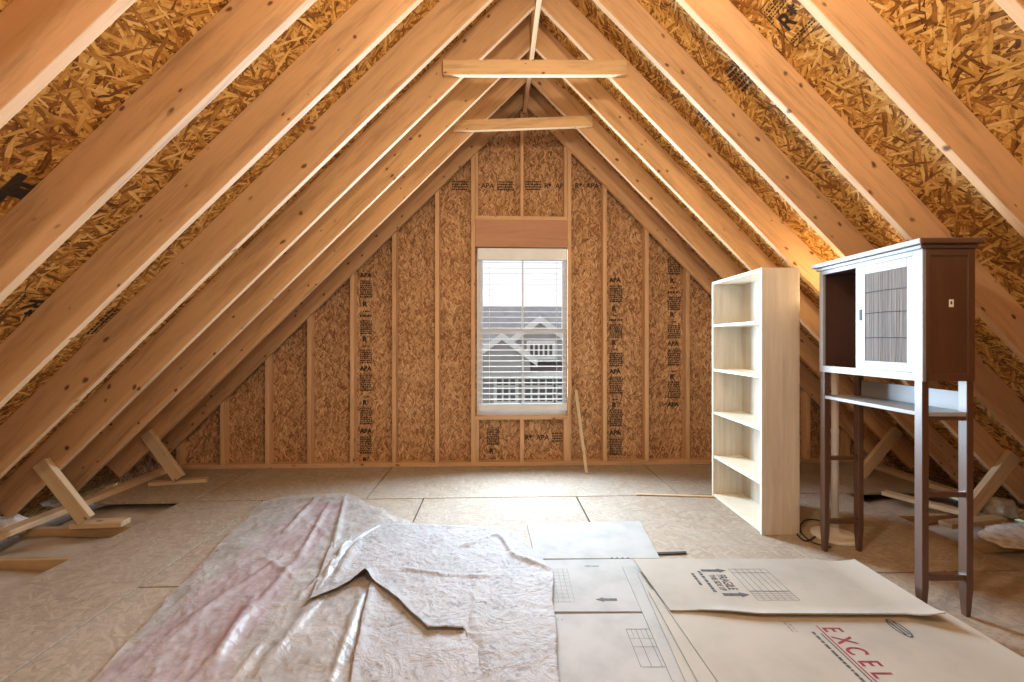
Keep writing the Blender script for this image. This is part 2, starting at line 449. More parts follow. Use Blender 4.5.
def stamp_row(x0, x1, py, seed):
    r = random.Random(seed); a, b = W(x0, py, YS-.002), W(x1, py, YS-.002); L = b.x-a.x
    items = []; x = 0; i = seed
    while x < L - .05:
        if i % 3 == 0: items.append(('t', 'APA', x, 0, .07, .0012)); x += .16
        elif i % 3 == 1: items += lines_block(x, -.02, min(L, x+.16), .08, 4, r, .6); x += .19
        else: items.append(('t', 'R*', x, 0, .07, .002)); x += .11
        i += 1
    mw = Matrix((Vector((1,0,0)), Vector((0,0,1)), Vector((0,-1,0)))).transposed().to_4x4()
    mw.translation = Vector((a.x, YS-.0015, a.z))
    return print_on('printed_grade_mark', items, M['ink'], mw, wall)
stamp_row(481, 519, 188, 0); stamp_row(525, 562, 188, 1); stamp_row(575, 596, 188, 2); stamp_row(452, 468, 188, 1); stamp_row(525, 564, 440, 2)
# small dark chip mark on the wall by the bookcase
a = W(693, 373, YS-.002)
mw = Matrix((Vector((1,0,0)), Vector((0,0,1)), Vector((0,-1,0)))).transposed().to_4x4(); mw.translation = Vector((a.x, YS-.0015, a.z))
print_on('dark_chip_mark', [('r', 0, 0, .10, .03)], M['header'], mw, wall)

# studs
SX0, SD = -2.871, .4064
def stud(x, z0, z1, label, mat='stud', lean=0.0, w=.038, cut=True):
    y = YW + .0445
    p0, p1 = Vector((x,y,z0)), Vector((x+lean,y,z1))
    m = MB(); L = z1-z0; h = w/2
    sl = 0 if not cut else (1 if x < 0 else -1)
    pts = [(0,-.0445,-h),(0,-.0445,h),(L+sl*h,-.0445,h),(L-sl*h,-.0445,-h)]
    # local x runs up the stud, local z across the wall
    m.prism(pts, (0,.089,0))
    bmesh.ops.bevel(m.bm, geom=m.bm.edges[:], offset=.002, segments=1, affect='EDGES')
    up = (p1-p0).normalized()
    o = m.build('wall_stud', M[mat], mw=frame(p0, up, (1,0,0)))
    return tag(o, label, 'stud', 'studs of the window wall')
zp = .040                        # top of the bottom plate
tag(board('bottom_plate', (-3.36, YW+.0445, 0), (3.36, YW+.0445, 0), .040, .089, (0,0,1), M['stud']), 'pine bottom plate along the foot of the window wall', 'plate')
side_n = ['first', 'second', 'third', 'fourth', 'fifth', 'sixth', 'seventh', 'eighth', 'ninth']
PXS = {-1: 178, 0: 222, 1: 267, 2: 309, 3: 352, 4: 394, 5: 437, 9: 605, 10: 647, 11: 688}
for i in range(-1, 16):
    if i in (6, 7, 8): continue
    x = W(PXS[i], 440, YW).x if i in PXS else SX0 + SD*i
    zt = H - abs(x) + .03
    if zt < .12: continue
    if i < 6: lb = 'pine wall stud %s from the window, on the side away from the bookcase' % side_n[6-i]
    else: lb = 'pine wall stud %s from the window, on the bookcase side' % side_n[i-8]
    stud(x, zp, zt, lb)
def sx(px, py=300): return W(px, py, YW).x
xk, xk2 = sx(473), sx(569.5)
stud(xk, zp, H-abs(xk)+.02, 'full-height king stud beside the window, on the side away from the bookcase')
stud(xk2, zp, H-abs(xk2)+.02, 'full-height king stud beside the window, on the bookcase side')
zs, zh = W(520, 416, YW).z, W(520, 247, YW).z     # sill / head of the rough opening
zh2, zh3 = W(520, 220, YW).z, W(520, 216, YW).z
xj, xj2 = xk+.038, xk2-.038
stud(xj, zp, zs-.035, 'short trimmer stud under the window sill, away from the bookcase', cut=False)
stud(xj2, zp, zs-.035, 'short trimmer stud under the window sill, on the bookcase side', cut=False)
stud(sx(522), zp, zs-.035, 'short cripple stud centred under the window sill', cut=False)
stud(sx(522), zh3, H-.08, 'narrow cripple stud above the window header up to the peak', cut=False, w=.03)
stud(xk+.036, zh3, H-abs(xk)+.05, 'short cripple stud doubled on the king stud above the header, away from the bookcase', cut=False, w=.03)
stud(xk2-.036, zh3, H-abs(xk2)+.05, 'short cripple stud doubled on the king stud above the header, bookcase side', cut=False, w=.03)
tag(board('sill_plate', (xk+.02, YW+.0445, zs-.035), (xk2-.02, YW+.0445, zs-.035), .035, .089, (0,0,1), M['stud']), 'flat pine rough sill under the window', 'plate')
tag(board('header_plate', (xk+.02, YW+.0445, zh2), (xk2-.02, YW+.0445, zh2), zh3-zh2, .089, (0,0,1), M['stud'], bev=.002), 'thin pine plate on top of the window header', 'plate')
tag(board('window_header', (xk+.02, YW+.0445, zh), (xk2-.02, YW+.0445, zh), zh2-zh, .08, (0,0,1), M['header']), 'reddish wide header board above the window', 'board')

# ------------------------------------------------------------------ window
win = tag(empty('window_1', ((wl+wr)/2, YS, wb)), kind='structure')
def wpart(mb, name, mat, parent=win, **kw):
    o = mb.build(name, mat, None, **kw); o.parent = parent; o.matrix_parent_inverse = Matrix.Translation(-Vector(win.location)); return o
bpy.context.view_layer.update()
yo = YS - .015
fw = .022
mb = MB()
for a_, b_ in (((wl,yo,wb),(wl+fw,yo+.10,wt)), ((wr-fw,yo,wb),(wr,yo+.10,wt)), ((wl+fw,yo,wb),(wr-fw,yo+.10,wb+fw)), ((wl+fw,yo,wt-fw),(wr-fw,yo+.10,wt))): mb.box(a_, b_)
wpart(mb, 'window_frame', M['white'])
zm = W(520, 331, YS+.05).z
def sash(z0, z1, y, name):
    x0, x1 = wl+fw, wr-fw; w = .034; d = .028
    mb = MB()
    mb.box((x0,y,z0),(x0+w,y+d,z1)); mb.box((x1-w,y,z0),(x1,y+d,z1)); mb.box((x0+w,y,z0),(x1-w,y+d,z0+w)); mb.box((x0+w,y,z1-w),(x1-w,y+d,z1))
    xm = (x0+x1)/2; mb.box((xm-.009,y+.004,z0+w),(xm+.009,y+.022,z1-w))
    wpart(mb, name, M['white'])
    g = MB(); g.box((x0+w,y+.011,z0+w),(x1-w,y+.015,z1-w)); wpart(g, 'window_pane', M['glass'])
sash(wb+fw, zm+.017, yo+.030, 'window_sash'); sash(zm-.017, wt-fw, yo+.062, 'window_sash')
# blind
bl = empty('window_blind', ((wl+wr)/2, YW+.045, wb+.03)); tag(bl, 'white slatted blind lowered over the attic window', 'blind')
bpy.context.view_layer.update()
def bpart(mb, name, mat, parent=bl, **kw):
    o = mb.build(name, mat, None, **kw); o.parent = parent; o.matrix_parent_inverse = Matrix.Translation(-Vector(bl.location)); return o
bx0, bx1 = wl+.012, wr-.012
yb = YW + .030
hz = W(520, 260, yb).z
bpart(MB().box((bx0-.004,yb-.004,hz),(bx1+.004,yb+.050,zh-.006), .004), 'headrail', M['blind'])
zb = W(520, 411, yb).z; zbt = W(520, 404, yb).z
z = zbt + .045; i = 0
while z < hz - .02:
    mb = MB(); c, d = .0, .024
    tilt = .10
    pts = []
    for q in range(-3, 4):
        t = q/3; pts.append((t*d, .0022*(1-t*t) + t*d*tilt))
    poly = [(bx0+.004, yb+.024+u, z+v) for u, v in pts] + [(bx0+.004, yb+.024+u, z+v-.0025) for u, v in reversed(pts)]
    mb.prism(poly, (bx1-bx0-.008, 0, 0)); bpart(mb, 'slat', M['blind']); z += .0535
bpart(MB().box((bx0+.003,yb+.002,zb),(bx1-.003,yb+.046,zbt), .004), 'bottom_rail', M['blind'])
for xx in (bx0+.11, bx1-.11):
    for yy in (yb+.001, yb+.047):
        bpart(MB().tube([(xx,yy,zb+.02),(xx,yy,hz)], .0014, 6), 'ladder_cord', M['blind'])

# ------------------------------------------------------------------ outside
M['siding'] = plain('grey_siding', (.27,.27,.265), .8, nscale=2, namt=.1)
M['shingle'] = plain('grey_shingle', (.24,.235,.24), .9, nscale=3, namt=.15)
M['trimw'] = plain('house_trim', (.62,.62,.60), .6)
M['hglass'] = plain('house_glass', (.05,.055,.06), .15)
M['lawn'] = plain('outdoor_lawn', (.10,.13,.06), .95, nscale=1)
tag(MB().box((-40,6,-6.2),(40,60,-6)).build('ground', M['lawn']), kind='structure')
HYD = 17.0
house = empty('neighbour_house', W(520, 400, HYD) - Vector((0,0,4.0))); house.location.z = -6
tag(house, 'grey neighbouring house with white trim seen through the window', 'house')
bpy.context.view_layer.update()
def hpart(mb, name, mat, parent=house):
    o = mb.build(name, mat, None); o.parent = parent; o.matrix_parent_inverse = Matrix.Translation(-Vector(house.location)); return o
hx0, hx1 = -3.2, 6.5
ze = W(520, 372, HYD).z; zr = W(520, 306, HYD+4).z
hpart(MB().box((hx0,HYD,-6),(hx1,HYD+8,ze)), 'wall', M['siding'])
hpart(MB().prism([(hx0-.4,HYD-.4,ze),(hx0-.4,HYD+4,zr),(hx0-.4,HYD+8.4,ze)], (hx1-hx0+.8,0,0)), 'roof', M['shingle'])
hpart(MB().box((hx0-.4,HYD-.5,ze-.22),(hx1+.4,HYD-.38,ze+.05)), 'eave_trim', M['trimw'])
# front gable
def gable(cx_px, pk_px, half, yy, zbase_px, nm):
    c = W(cx_px, pk_px, yy); zb_ = W(cx_px, zbase_px, yy).z; hh = c.z - zb_
    hpart(MB().prism([(c.x-half,yy,zb_),(c.x+half,yy,zb_),(c.x+half,yy,c.z-half*.75),(c.x,yy,c.z),(c.x-half,yy,c.z-half*.75)], (0,3.4,0)), nm, M['siding'])
    for s in (-1, 1):
        e = Vector((c.x+s*(half+.25), yy-.1, c.z-(half+.25)*.75))
        p = Vector((c.x, yy-.1, c.z)); 
        mb = MB(); mb.prism([p+Vector((0,0,.12)), e+Vector((0,0,.12)), e-Vector((0,0,.14)), p-Vector((0,0,.14))], (0,.14,0)); hpart(mb, 'rake_trim', M['trimw'])
    return c
c1 = gable(540, 319, 1.25, HYD-.6, 362, 'front_gable')
c2 = gable(502, 336, 1.0, HYD-.9, 372, 'front_gable')
def hwin(px0, py0, px1, py1, yy, cols, rows):
    a = W(px0, py0, yy); b = W(px1, py1, yy); x0,x1,z1,z0 = a.x,b.x,a.z,b.z
    f = MB(); f.box((x0-.09,yy-.05,z0-.09),(x1+.09,yy-.01,z1+.09)); fr = hpart(f, 'window_surround', M['trimw'])
    for i in range(cols):
        for j in range(rows):
            w_, h_ = (x1-x0)/cols, (z1-z0)/rows
            hpart(MB().box((x0+i*w_+.035, yy-.06, z0+j*h_+.035), (x0+(i+1)*w_-.035, yy-.045, z0+(j+1)*h_-.035)), 'pane', M['hglass'], house)
hwin(529, 343, 553, 357, HYD-.62, 5, 1)
hwin(496, 378, 516, 402, HYD-.02, 3, 3); hwin(524, 378, 553, 402, HYD-.02, 4, 3)
hwin(556, 378, 570, 402, HYD-.02, 2, 3); hwin(484, 345, 489, 360, HYD-.02, 1, 2)

# ------------------------------------------------------------------ floor
flo = tag(empty('floor', (0,0,0)), kind='structure')
xl0, xl1 = P(90, 548).x, P(142, 582).x
xl0 = (P(182,501).x + P(0,594).x)/2; xl1 = (P(25,665).x + P(265,499).x)/2
YSEAM = P(450, 498).y
xr = 2.50; TH = .018; G = .0055
def panel(x0, y0, x1, y1):
    mb = MB(); mb.box((-(x1-x0)/2+G, -(y1-y0)/2+G, -TH), ((x1-x0)/2-G, (y1-y0)/2-G, 0), .0015)
    return mb.build('floor_panel', M['floor'], flo, loc=((x0+x1)/2, (y0+y1)/2, 0))
xa, xb = P(416, 515).x, P(583, 509).x
xf = P(378, 484).x
panel(-3.30, YSEAM, xf-1.3, YW+.05); panel(xf-1.3, YSEAM, xf, YW+.05); panel(xf, YSEAM, xf+2.44, YW+.05); panel(xf+2.44, YSEAM, 3.30, YW+.05)
panel(xl0, -2.2, xl1, .6); panel(xl0, .6, xl1, YSEAM)
ym = YSEAM - 1.22
panel(xl1, ym, xa, YSEAM); panel(xa, ym, xb, YSEAM); panel(xb, ym, xb+1.25, YSEAM); panel(xb+1.25, ym, xr, YSEAM)
panel(xl1, ym-1.22, xa+.4, ym); panel(xa+.4, ym-1.22, xb+.9, ym); panel(xb+.9, ym-1.22, xr, ym)
panel(xl1, -2.2, 0, ym-1.22); panel(0, -2.2, xr, ym-1.22)
MB().box((-3.95,-2.25,-.27),(3.95,YW+.2,-.25)).build('slab', M['gyp'], flo)
# joists left uncovered along both eaves
jn = ['beside the sixth rafter', 'beside the fifth rafter', 'beside the fourth rafter', 'beside the third rafter']
for k in (1, 2, 3, 4):
    y = near(k) + T*1.5 + .003
    o = board('floor_joist', (-3.40, y, -.235), (xl0+.25, y, -.235), .215, T, (0,0,1), M['joist'])
    tag(o, 'uncovered joist at the eave opposite the cabinet, %s out from the far floor sheet' % ['first','second','third','fourth'][4-k], 'joist', 'uncovered floor joists')
for k in (2, 3, 4):
    y = near(k) + T*1.5 + .003
    o = board('floor_joist', (xr-.05, y, -.235), (3.40, y, -.235), .215, T, (0,0,1), M['joist'])
    tag(o, 'uncovered joist at the eave behind the cabinet, %s out from the far floor sheet' % ['first','second','third'][4-k], 'joist', 'uncovered floor joists')

def loft(name, top, bot, nu, nv, hfun, mat, thick=.003, edge=.0, parent=None, z0=0.0, seed=0, smooth=True):
    """a lying sheet between two polylines on the floor (world points), with its relief"""
    def resample(pl, n):
        pl = [Vector(p) for p in pl]; d = [0]
        for i in range(1, len(pl)): d.append(d[-1] + (pl[i]-pl[i-1]).length)
        out = []
        for i in range(n+1):
            t = d[-1]*i/n; j = max(k for k in range(len(d)) if d[k] <= t+1e-9); j = min(j, len(pl)-2)
            f = (t-d[j])/(d[j+1]-d[j]); out.append(pl[j].lerp(pl[j+1], f))
        return out
    A, B = resample(top, nu), resample(bot, nu)
    org = sum(A+B, Vector())/(2*(nu+1)); org.z = z0
    bm = bmesh.new(); g = []
    for j in range(nv+1):
        v = j/nv; row = []
        for i in range(nu+1):
            u = i/nu; p = A[i].lerp(B[i], v)
            if edge:
                e = (1-min(1, min(u,1-u,v,1-v)*8))
                nz = noise.noise_vector(Vector((p.x*5+seed, p.y*5, seed)))
                p = p + Vector((nz.x, nz.y, 0))*edge*e
            p.z = z0 + hfun(p, u, v)
            row.append(bm.verts.new(p - org))
        g.append(row)
    for j in range(nv):
        for i in range(nu):
            bm.faces.new((g[j][i], g[j][i+1], g[j+1][i+1], g[j+1][i]))
    bmesh.ops.recalc_face_normals(bm, faces=bm.faces[:])
    me = bpy.data.meshes.new(name); bm.to_mesh(me); bm.free(); me.materials.append(mat)
    if smooth:
        for p in me.polygons: p.use_smooth = True
    if me.polygons[0].normal.z < 0: me.flip_normals()
    o = bpy.data.objects.new(name, me); o.location = org; link(o, parent)
    if thick:
        md = o.modifiers.new('thickness', 'SOLIDIFY'); md.thickness = thick; md.offset = 1
    return o
def seg_d(p, a, b):
    a, b = Vector(a[:2]), Vector(b[:2]); q = Vector(p[:2]); ab = b-a
    t = max(0, min(1, (q-a).dot(ab)/ab.length_squared)); return (q-(a+ab*t)).length, t
def relief(seed, amp, ridges, freq=4.0, lo=.002, fine=.25):
    rr = [(P(*a), P(*b), h, w) for a, b, h, w in ridges]
    def f(p, u, v):
        q = Vector((p.x*freq+seed, p.y*freq*.8, seed*1.7))
        n = 1-abs(noise.noise(q))*2; n = max(0, n)**2
        m = 1-abs(noise.noise(Vector((p.x*freq*2.3-seed, p.y*freq*1.9, seed))))*2; m = max(0, m)**3
        h = lo + amp*(.6*n + .5*m + fine*noise.noise(q*6))
        for a, b, hh, w in rr:
            wob = .015*noise.noise(Vector((p.x*7, p.y*7, seed)))
            d, t = seg_d(p, a, b); d = d+wob
            h += hh*math.exp(-(d/w)**2)*(.35+.65*math.sin(math.pi*min(1,max(0,t*.9+.05))))
        return max(.001, h)
    return f
# batts between the open joists
def batt(x0, x1, y0, y1, ztop, seed, label):
    f = lambda p, u, v: ztop + .022*noise.noise(Vector((p.x*3+seed, p.y*6, 2))) + .02*math.sin(math.pi*u)
    o = loft('insulation_batt', [(x0,y1,0),(x1,y1,0)], [(x0,y0,0),(x1,y0,0)], 24, 10, f, M['paper'], thick=0)
    md = o.modifiers.new('thickness', 'SOLIDIFY'); md.thickness = .11; md.offset = -1
    return tag(o, label, 'insulation', 'paper-faced insulation batts between the joists')
for k in (0, 1, 2, 3, 4):
    y0 = near(k)+T*2+.012; y1 = near(k+1)+T-.004
    if k == 4: y1 = YSEAM + .2
    batt(-3.36, xl0+.15, y0, y1, -.085, k, 'sunken paper-faced batt at the eave opposite the cabinet, ' + ['closest to the camera', 'beyond the first open joist', 'beyond the second open joist', 'beyond the third open joist', 'beside the far floor sheet'][k])
for k in (1, 2, 3, 4):
    y0 = near(k)+T*2+.012; y1 = near(k+1)+T-.004
    batt(xr-.02, 3.36, y0, y1, -.085, k+9, 'sunken paper-faced batt at the eave behind the cabinet, ' + ['', 'closest to the camera', 'under the white fluff', 'beside the crumpled plastic', 'beside the far floor sheet'][k])
# plates under the rafters' feet
def lay(name, a, b, width, h, mat, label, cat, group=None, z=0.0, parent=None):
    a, b = Vector(a), Vector(b); a.z = b.z = z
    o = board(name, a, b, h, width, (0,0,1), mat, bev=.003)
    return tag(o, label, cat, group)
a, b = P(0, 528, .04), P(165, 474.5, .04)

xp = -3.33
lay('eave_plate', (xp, 4.36, 0), (xp, .9, 0), .089, .038, M['scrap'], 'long pine plate laid over the joists at the eave opposite the cabinet', 'plate', z=.0)
c, d_ = P(880, 464, .04), P(960, 492, .04)

lay('eave_plate', (-xp, 4.36, 0), (-xp, 1.6, 0), .089, .038, M['scrap'], 'long pine plate laid over the joists at the eave behind the cabinet', 'plate', z=.0)
# braces from rafter to joist
def brace(foot, top, y, label, s):
    f, t = Vector((foot[0], y, foot[1])), Vector((top[0], y, top[1]))
    ax = (t-f).normalized(); hint = Vector((-ax.z, 0, ax.x))*(-1 if ax.x < 0 else 1)
    if hint.z < 0: hint = -hint
    # width lies in the X-Z plane
    o = board('knee_brace', f - hint*.045, t - hint*.045, .09, .042, hint, M['scrap'], bev=.003)
    return tag(o, label, 'brace', 'knee braces from rafters to joists')
def yk(k): return near(k) - .025
def bpt(px, py, y): q = W(px, py, y); return (q.x, q.z)
ya, yb2 = near(4)-.024, near(6)-.024
brace(bpt(84,521,ya-.02), bpt(38,463,ya-.02), ya, 'knee brace propping the rafter opposite the cabinet, over the open joists', -1)
brace(bpt(178,479,yb2-.02), bpt(144,433,yb2-.02), yb2, 'knee brace opposite the cabinet near the corner of the window wall', -1)
brace(bpt(862,476,yb2-.02), bpt(900,430,yb2-.02), yb2, 'knee brace seen between the cabinet legs, behind the lamp pole', 1)
yd = near(4)-.024
brace(bpt(966,519,yd-.02), bpt(1017,455,yd-.02), yd, 'knee brace behind the cabinet beside the crumpled plastic', 1)
# offcuts
lay('timber_offcut', P(75, 524, .02), P(126, 522, .02), .09, .034, M['scrap'], 'short pine offcut lying across the open joists by the brace', 'offcut', 'pine offcuts on the floor', z=.002)
lay('timber_offcut', P(150, 483, .02), P(208, 479, .02), .08, .03, M['scrap'], 'pine offcut on the far floor sheet near the corner of the window wall', 'offcut', 'pine offcuts on the floor', z=.002)
lay('timber_offcut', P(884, 492, .02), P(962, 512, .02), .08, .03, M['scrap'], 'pine offcut behind the cabinet leading to the brace', 'offcut', 'pine offcuts on the floor', z=.002)
lay('timber_offcut', P(945, 524, .02), P(1000, 518, .02), .08, .03, M['joist'], 'dark offcut at the edge of the white fluff behind the cabinet', 'offcut', 'pine offcuts on the floor', z=.002)
# lath leaning on the wall, and lath on the floor
a, b = P(585, 474), W(574.5, 390, YW-.012)
o = board('wood_lath', a + Vector((0,0,.004)), b, .028, .009, (1,0,0), M['scrap'], bev=.001)
tag(o, 'thin wooden lath leaning against the king stud beside the window', 'lath')
lay('wood_lath', P(636, 495), P(718, 497.5), .022, .010, M['scrap'], 'thin pale lath lying on the floor in front of the bookcase', 'lath', z=.001)
# loose fluff and crumpled plastic
def lump(name, c, r, seed, mat, label, cat, sq=(1,1,.6), amp=.35, group=None):
    bm = bmesh.new(); bmesh.ops.create_icosphere(bm, subdivisions=4, radius=1)
    for v in bm.verts:
        n = v.co.normalized(); k = 1 + amp*noise.noise(n*1.7+Vector((seed,0,0))) + amp*.6*abs(noise.noise(n*4+Vector((0,seed,0)))) + amp*.3*noise.noise(n*11)
        v.co = Vector((n.x*r*k*sq[0], n.y*r*k*sq[1], max(-.6, n.z)*r*k*sq[2]))
    lo = min(v.co.z for v in bm.verts)
    for v in bm.verts: v.co.z -= lo
    me = bpy.data.meshes.new(name); bm.to_mesh(me); bm.free(); me.materials.append(mat)
    for p in me.polygons: p.use_smooth = True
    o = bpy.data.objects.new(name, me); o.location = c; link(o)
    return tag(o, label, cat, group)
M['bag'] = plain('crumpled_plastic', (.52,.49,.45), .5, nscale=8, namt=.25, bstr=.6)
lump('crumpled_plastic_bag', P(1001, 517, .0), .095, 2, M['bag'], 'crumpled greyish plastic heap behind the cabinet beside the brace', 'plastic', sq=(1,.7,.8), amp=.28)
fl = loft('insulation_fluff', [P(980,526,.0),P(1012,523),P(1040,522)], [P(980,533,.0),P(1000,549),P(1040,552)], 40, 24, lambda p,u,v: .004+.022*max(0,math.sin(math.pi*u))*math.sin(math.pi*v)*(.8+.5*noise.noise(p*9)) + .006*abs(noise.noise(p*22)), M['fluff'], thick=.0, edge=.05)
tag(fl, 'white loose insulation spread on the floor behind the cabinet', 'insulation', kind='stuff')
lump('insulation_tuft', P(58, 502, -.05)+Vector((0,0,-.03)), .08, 5, M['fluff'], 'white insulation tuft between the joists behind the knee brace', 'insulation', sq=(1.2,.6,.5), group='insulation tufts at the eave')
lump('insulation_tuft', P(8, 532, -.05)+Vector((0,0,-.03)), .12, 8, M['fluff'], 'greyish white insulation tuft between the joists at the foot of the rafters', 'insulation', sq=(1.1,.6,.6), group='insulation tufts at the eave')

# ------------------------------------------------------------------ sheets on the floor
pk = loft('pink_underlay', [P(292,512),P(322,502),P(345,506)], [P(64,705),P(130,705),P(205,705)], 40, 60, lambda p,u,v: .002+.004*(max(0,math.sin(math.pi*u))**.5), M['pink'], thick=.004, edge=.05)
tag(pk, 'pink underlay strip showing through the milky plastic sheet', 'underlay')
pl_ridges = [((330,505),(300,560),.022,.018), ((345,500),(332,560),.026,.018), ((300,560),(190,690),.018,.025), ((255,600),(210,680),.016,.02), ((352,540),(318,596),.030,.018), ((285,560),(225,600),.014,.022), ((378,530),(335,560),.030,.018),
             ((320,600),(250,690),.016,.025), ((270,640),(230,690),.014,.02), ((362,600),(330,690),.022,.02), ((318,500),(285,535),.020,.016), ((300,520),(330,540),.012,.014), ((290,580),(345,570),.012,.014), ((262,560),(300,585),.012,.016), ((345,560),(300,600),.016,.016), ((280,505),(345,500),.018,.014), ((235,590),(160,650),.012,.02), ((200,660),(150,690),.012,.02)]
pl = loft('plastic_sheet', [P(262,503),P(300,497),P(345,495),P(420,530)], [P(58,720),P(180,720),P(280,720),P(352,720)], 130, 130, relief(2.3, .007, pl_ridges, 8.5, lo=.016), M['plastic'], thick=.0, edge=.03)
tag(pl, 'milky wrinkled plastic sheet spread over the floor and the pink strip', 'plastic sheet')
lw_ridges = [((372,590),(348,690),.020,.025), ((440,640),(430,690),.006,.04), ((520,590),(540,680),.006,.03)]
lw = loft('dust_sheet', [P(372,580),P(460,560),P(548,572)], [P(343,720),P(450,720),P(563,720)], 110, 90, relief(6.1, .004, lw_ridges, 9.0, lo=.018), M['cloth'], thick=.003, edge=.015)
tag(lw, 'grey stained dust sheet lying in front, under the folded-over sheet', 'dust sheet')
up_ridges = [((360,545),(332,590),.018,.02), ((404,575),(455,582),.012,.012), ((495,540),(462,552),.016,.015), ((500,540),(512,560),.018,.015), ((512,560),(548,574),.016,.014), ((455,582),(508,582),.010,.012)]
fu = relief(9.4, .005, up_ridges, 9.0, lo=.027)
zig = [P(308,602,.03),P(340,589,.03),P(365,575,.04),P(396,600,.03),P(428,630,.03),P(466,630,.025),P(474,660,.02),P(482,720,.02),P(562,720,.02)]
zl = [0]
for i in range(1, len(zig)): zl.append(zl[-1] + (zig[i]-zig[i-1]).length)
uf = [q/zl[-1] for q in zl]
def uph(p, u, v):
    e = max(0, (v-.80)/.20)
    k = 1 if u < uf[4] else max(0, 1-(u-uf[4])/(uf[6]-uf[4]))
    h = fu(p, u, v)
    if u > uf[5]: h -= .016*max(0, (v-.88)/.12)
    return h + .012*e*e*k + .030*e**2*math.exp(-((u-uf[2])/.035)**2)
up = loft('dust_sheet', [P(330,548),P(392,528),P(505,532),P(540,560),P(552,578)], zig, 150, 90, uph, M['cloth'], thick=.003, edge=.008)
tag(up, 'dusty white sheet with a raised zigzag folded edge, on top of the grey dust sheet', 'dust sheet')

# ------------------------------------------------------------------ cardboard
ZC = .012
RZ = -YAW
def yawm(loc): 
    m = Matrix.Rotation(RZ, 4, 'Z'); m.translation = loc; return m
def slab(name, quad, z0, z1, mat, parent=None, bev=.001, bend=None, nseg=1):
    """thin sheet with the four floor corners given (world XY), top far-left, far-right, near-right, near-left"""
    mb = MB(); pts = [Vector((q.x,q.y,z0)) for q in quad]
    c = sum(pts, Vector())/4; c.z = z0
    mb.prism([p-c for p in pts], (0,0,z1-z0))
    return mb.build(name, mat, None, loc=c)
def child(o, parent):
    bpy.context.view_layer.update()
    o.parent = parent; o.matrix_parent_inverse = parent.matrix_world.inverted(); return o
def grid_items(x0, y0, x1, y1, cols, rows, t=.0018):
    it = []
    for i in range(cols+1):
        x = x0+(x1-x0)*i/cols; it.append(('r', x-t/2, y0, x+t/2, y1))
    for j in range(rows+1):
        y = y0+(y1-y0)*j/rows; it.append(('r', x0, y-t/2, x1, y+t/2))
    return it
def arrow(x0, x1, y, w, d=1):
    h = w*1.9; xm = x1 - d*h*1.0
    return [('p', [(x0,y-w/2),(xm,y-w/2),(xm,y+w/2),(x0,y+w/2)]), ('p', [(xm,y-h/2),(x1,y),(xm,y+h/2)])]
# flat box lying under the stack's edge: three flaps
fb = empty('flattened_box', P(580, 585)); tag(fb, 'dusty flattened cardboard box with printed arrows, beside the dust sheet', 'cardboard box')
zt = .010
f1 = child(slab('flap', [P(527,523,zt),P(640,521,zt),P(660,558,zt),P(535,558.5,zt)], .002, zt, M['cardgrey']), fb)
f2 = child(slab('flap', [P(536,560.5,zt),P(661,559,zt),P(690,612,zt),P(545,612,zt)], .002, zt+.003, M['cardgrey']), fb)
f3 = child(slab('flap', [P(546,614,zt),P(691,613,zt),P(745,715,zt),P(565,715,zt)], .002, zt, M['cardgrey']), fb)
def pm(px, py, z, mode):
    """frame for print: 'd' baseline runs along the view (towards the camera), letters' up to the cabinet; 'x' baseline across"""
    o = P(px, py, z); o.z = z
    ex, ey = CF(1,0)-CF(0,0), CF(0,1)-CF(0,0)
    X, Y = {'d': (-ey, ex), 'x': (ex, ey), 'u': (-ex, -ey)}[mode]
    m = Matrix((X, Y, Vector((0,0,1)))).transposed().to_4x4(); m.translation = o; return m
bpy.context.view_layer.update()
zz = zt+.0038
print_on('printed_arrow', arrow(0,-.085,0,.016,-1), M['inksoft'], pm(599,566,zz,'x'), f2)
print_on('printed_arrow', arrow(0,-.10,0,.020,-1), M['inkgrey'], pm(617,599.5,zz,'x'), f2)
print_on('printed_table', grid_items(0,-.30,.10,0,4,9,.0022), M['inksoft'], pm(548,569,zz,'x'), f2)
print_on('printed_dots', [('r',0,0,.012,.012),('r',.03,0,.042,.012),('r',.06,0,.072,.012),('r',.09,0,.102,.012)], M['ink'], pm(611,558.5,zt+.0008,'x'), f1)
print_on('printed_dots', [('r',0,0,.008,.008),('r',.02,0,.028,.008),('r',.04,0,.048,.008)], M['inksoft'], pm(552,620,zt+.0008,'x'), f3)
print_on('printed_table', grid_items(0,-.22,.12,0,3,2,.002)+grid_items(0,-.06,.12,0,6,1,.0014), M['inkgrey'], pm(626,629,zt+.0008,'x'), f3)
# lower cardboard sheets of the stack, edges showing
def stack_sheet(quad_px, z0, z1, mat, label):
    q = [P(*c, z1) for c in quad_px]
    o = slab('cardboard_sheet', q, z0, z1, mat); return tag(o, label, 'cardboard', 'cardboard sheets under the printed box')
stack_sheet([(622,566),(700,560),(790,720),(690,720)], .014, .020, M['cardgrey'], 'grey cardboard sheet at the bottom of the cardboard stack, its edge furthest out')
stack_sheet([(637,572),(720,566),(800,720),(703,720)], .027, .033, M['card'], 'cardboard sheet second from the bottom of the cardboard stack')
stack_sheet([(648,590),(720,580),(810,720),(722,725)], .040, .046, M['card'], 'narrow pale cardboard sheet just under the printed box, in the stack')
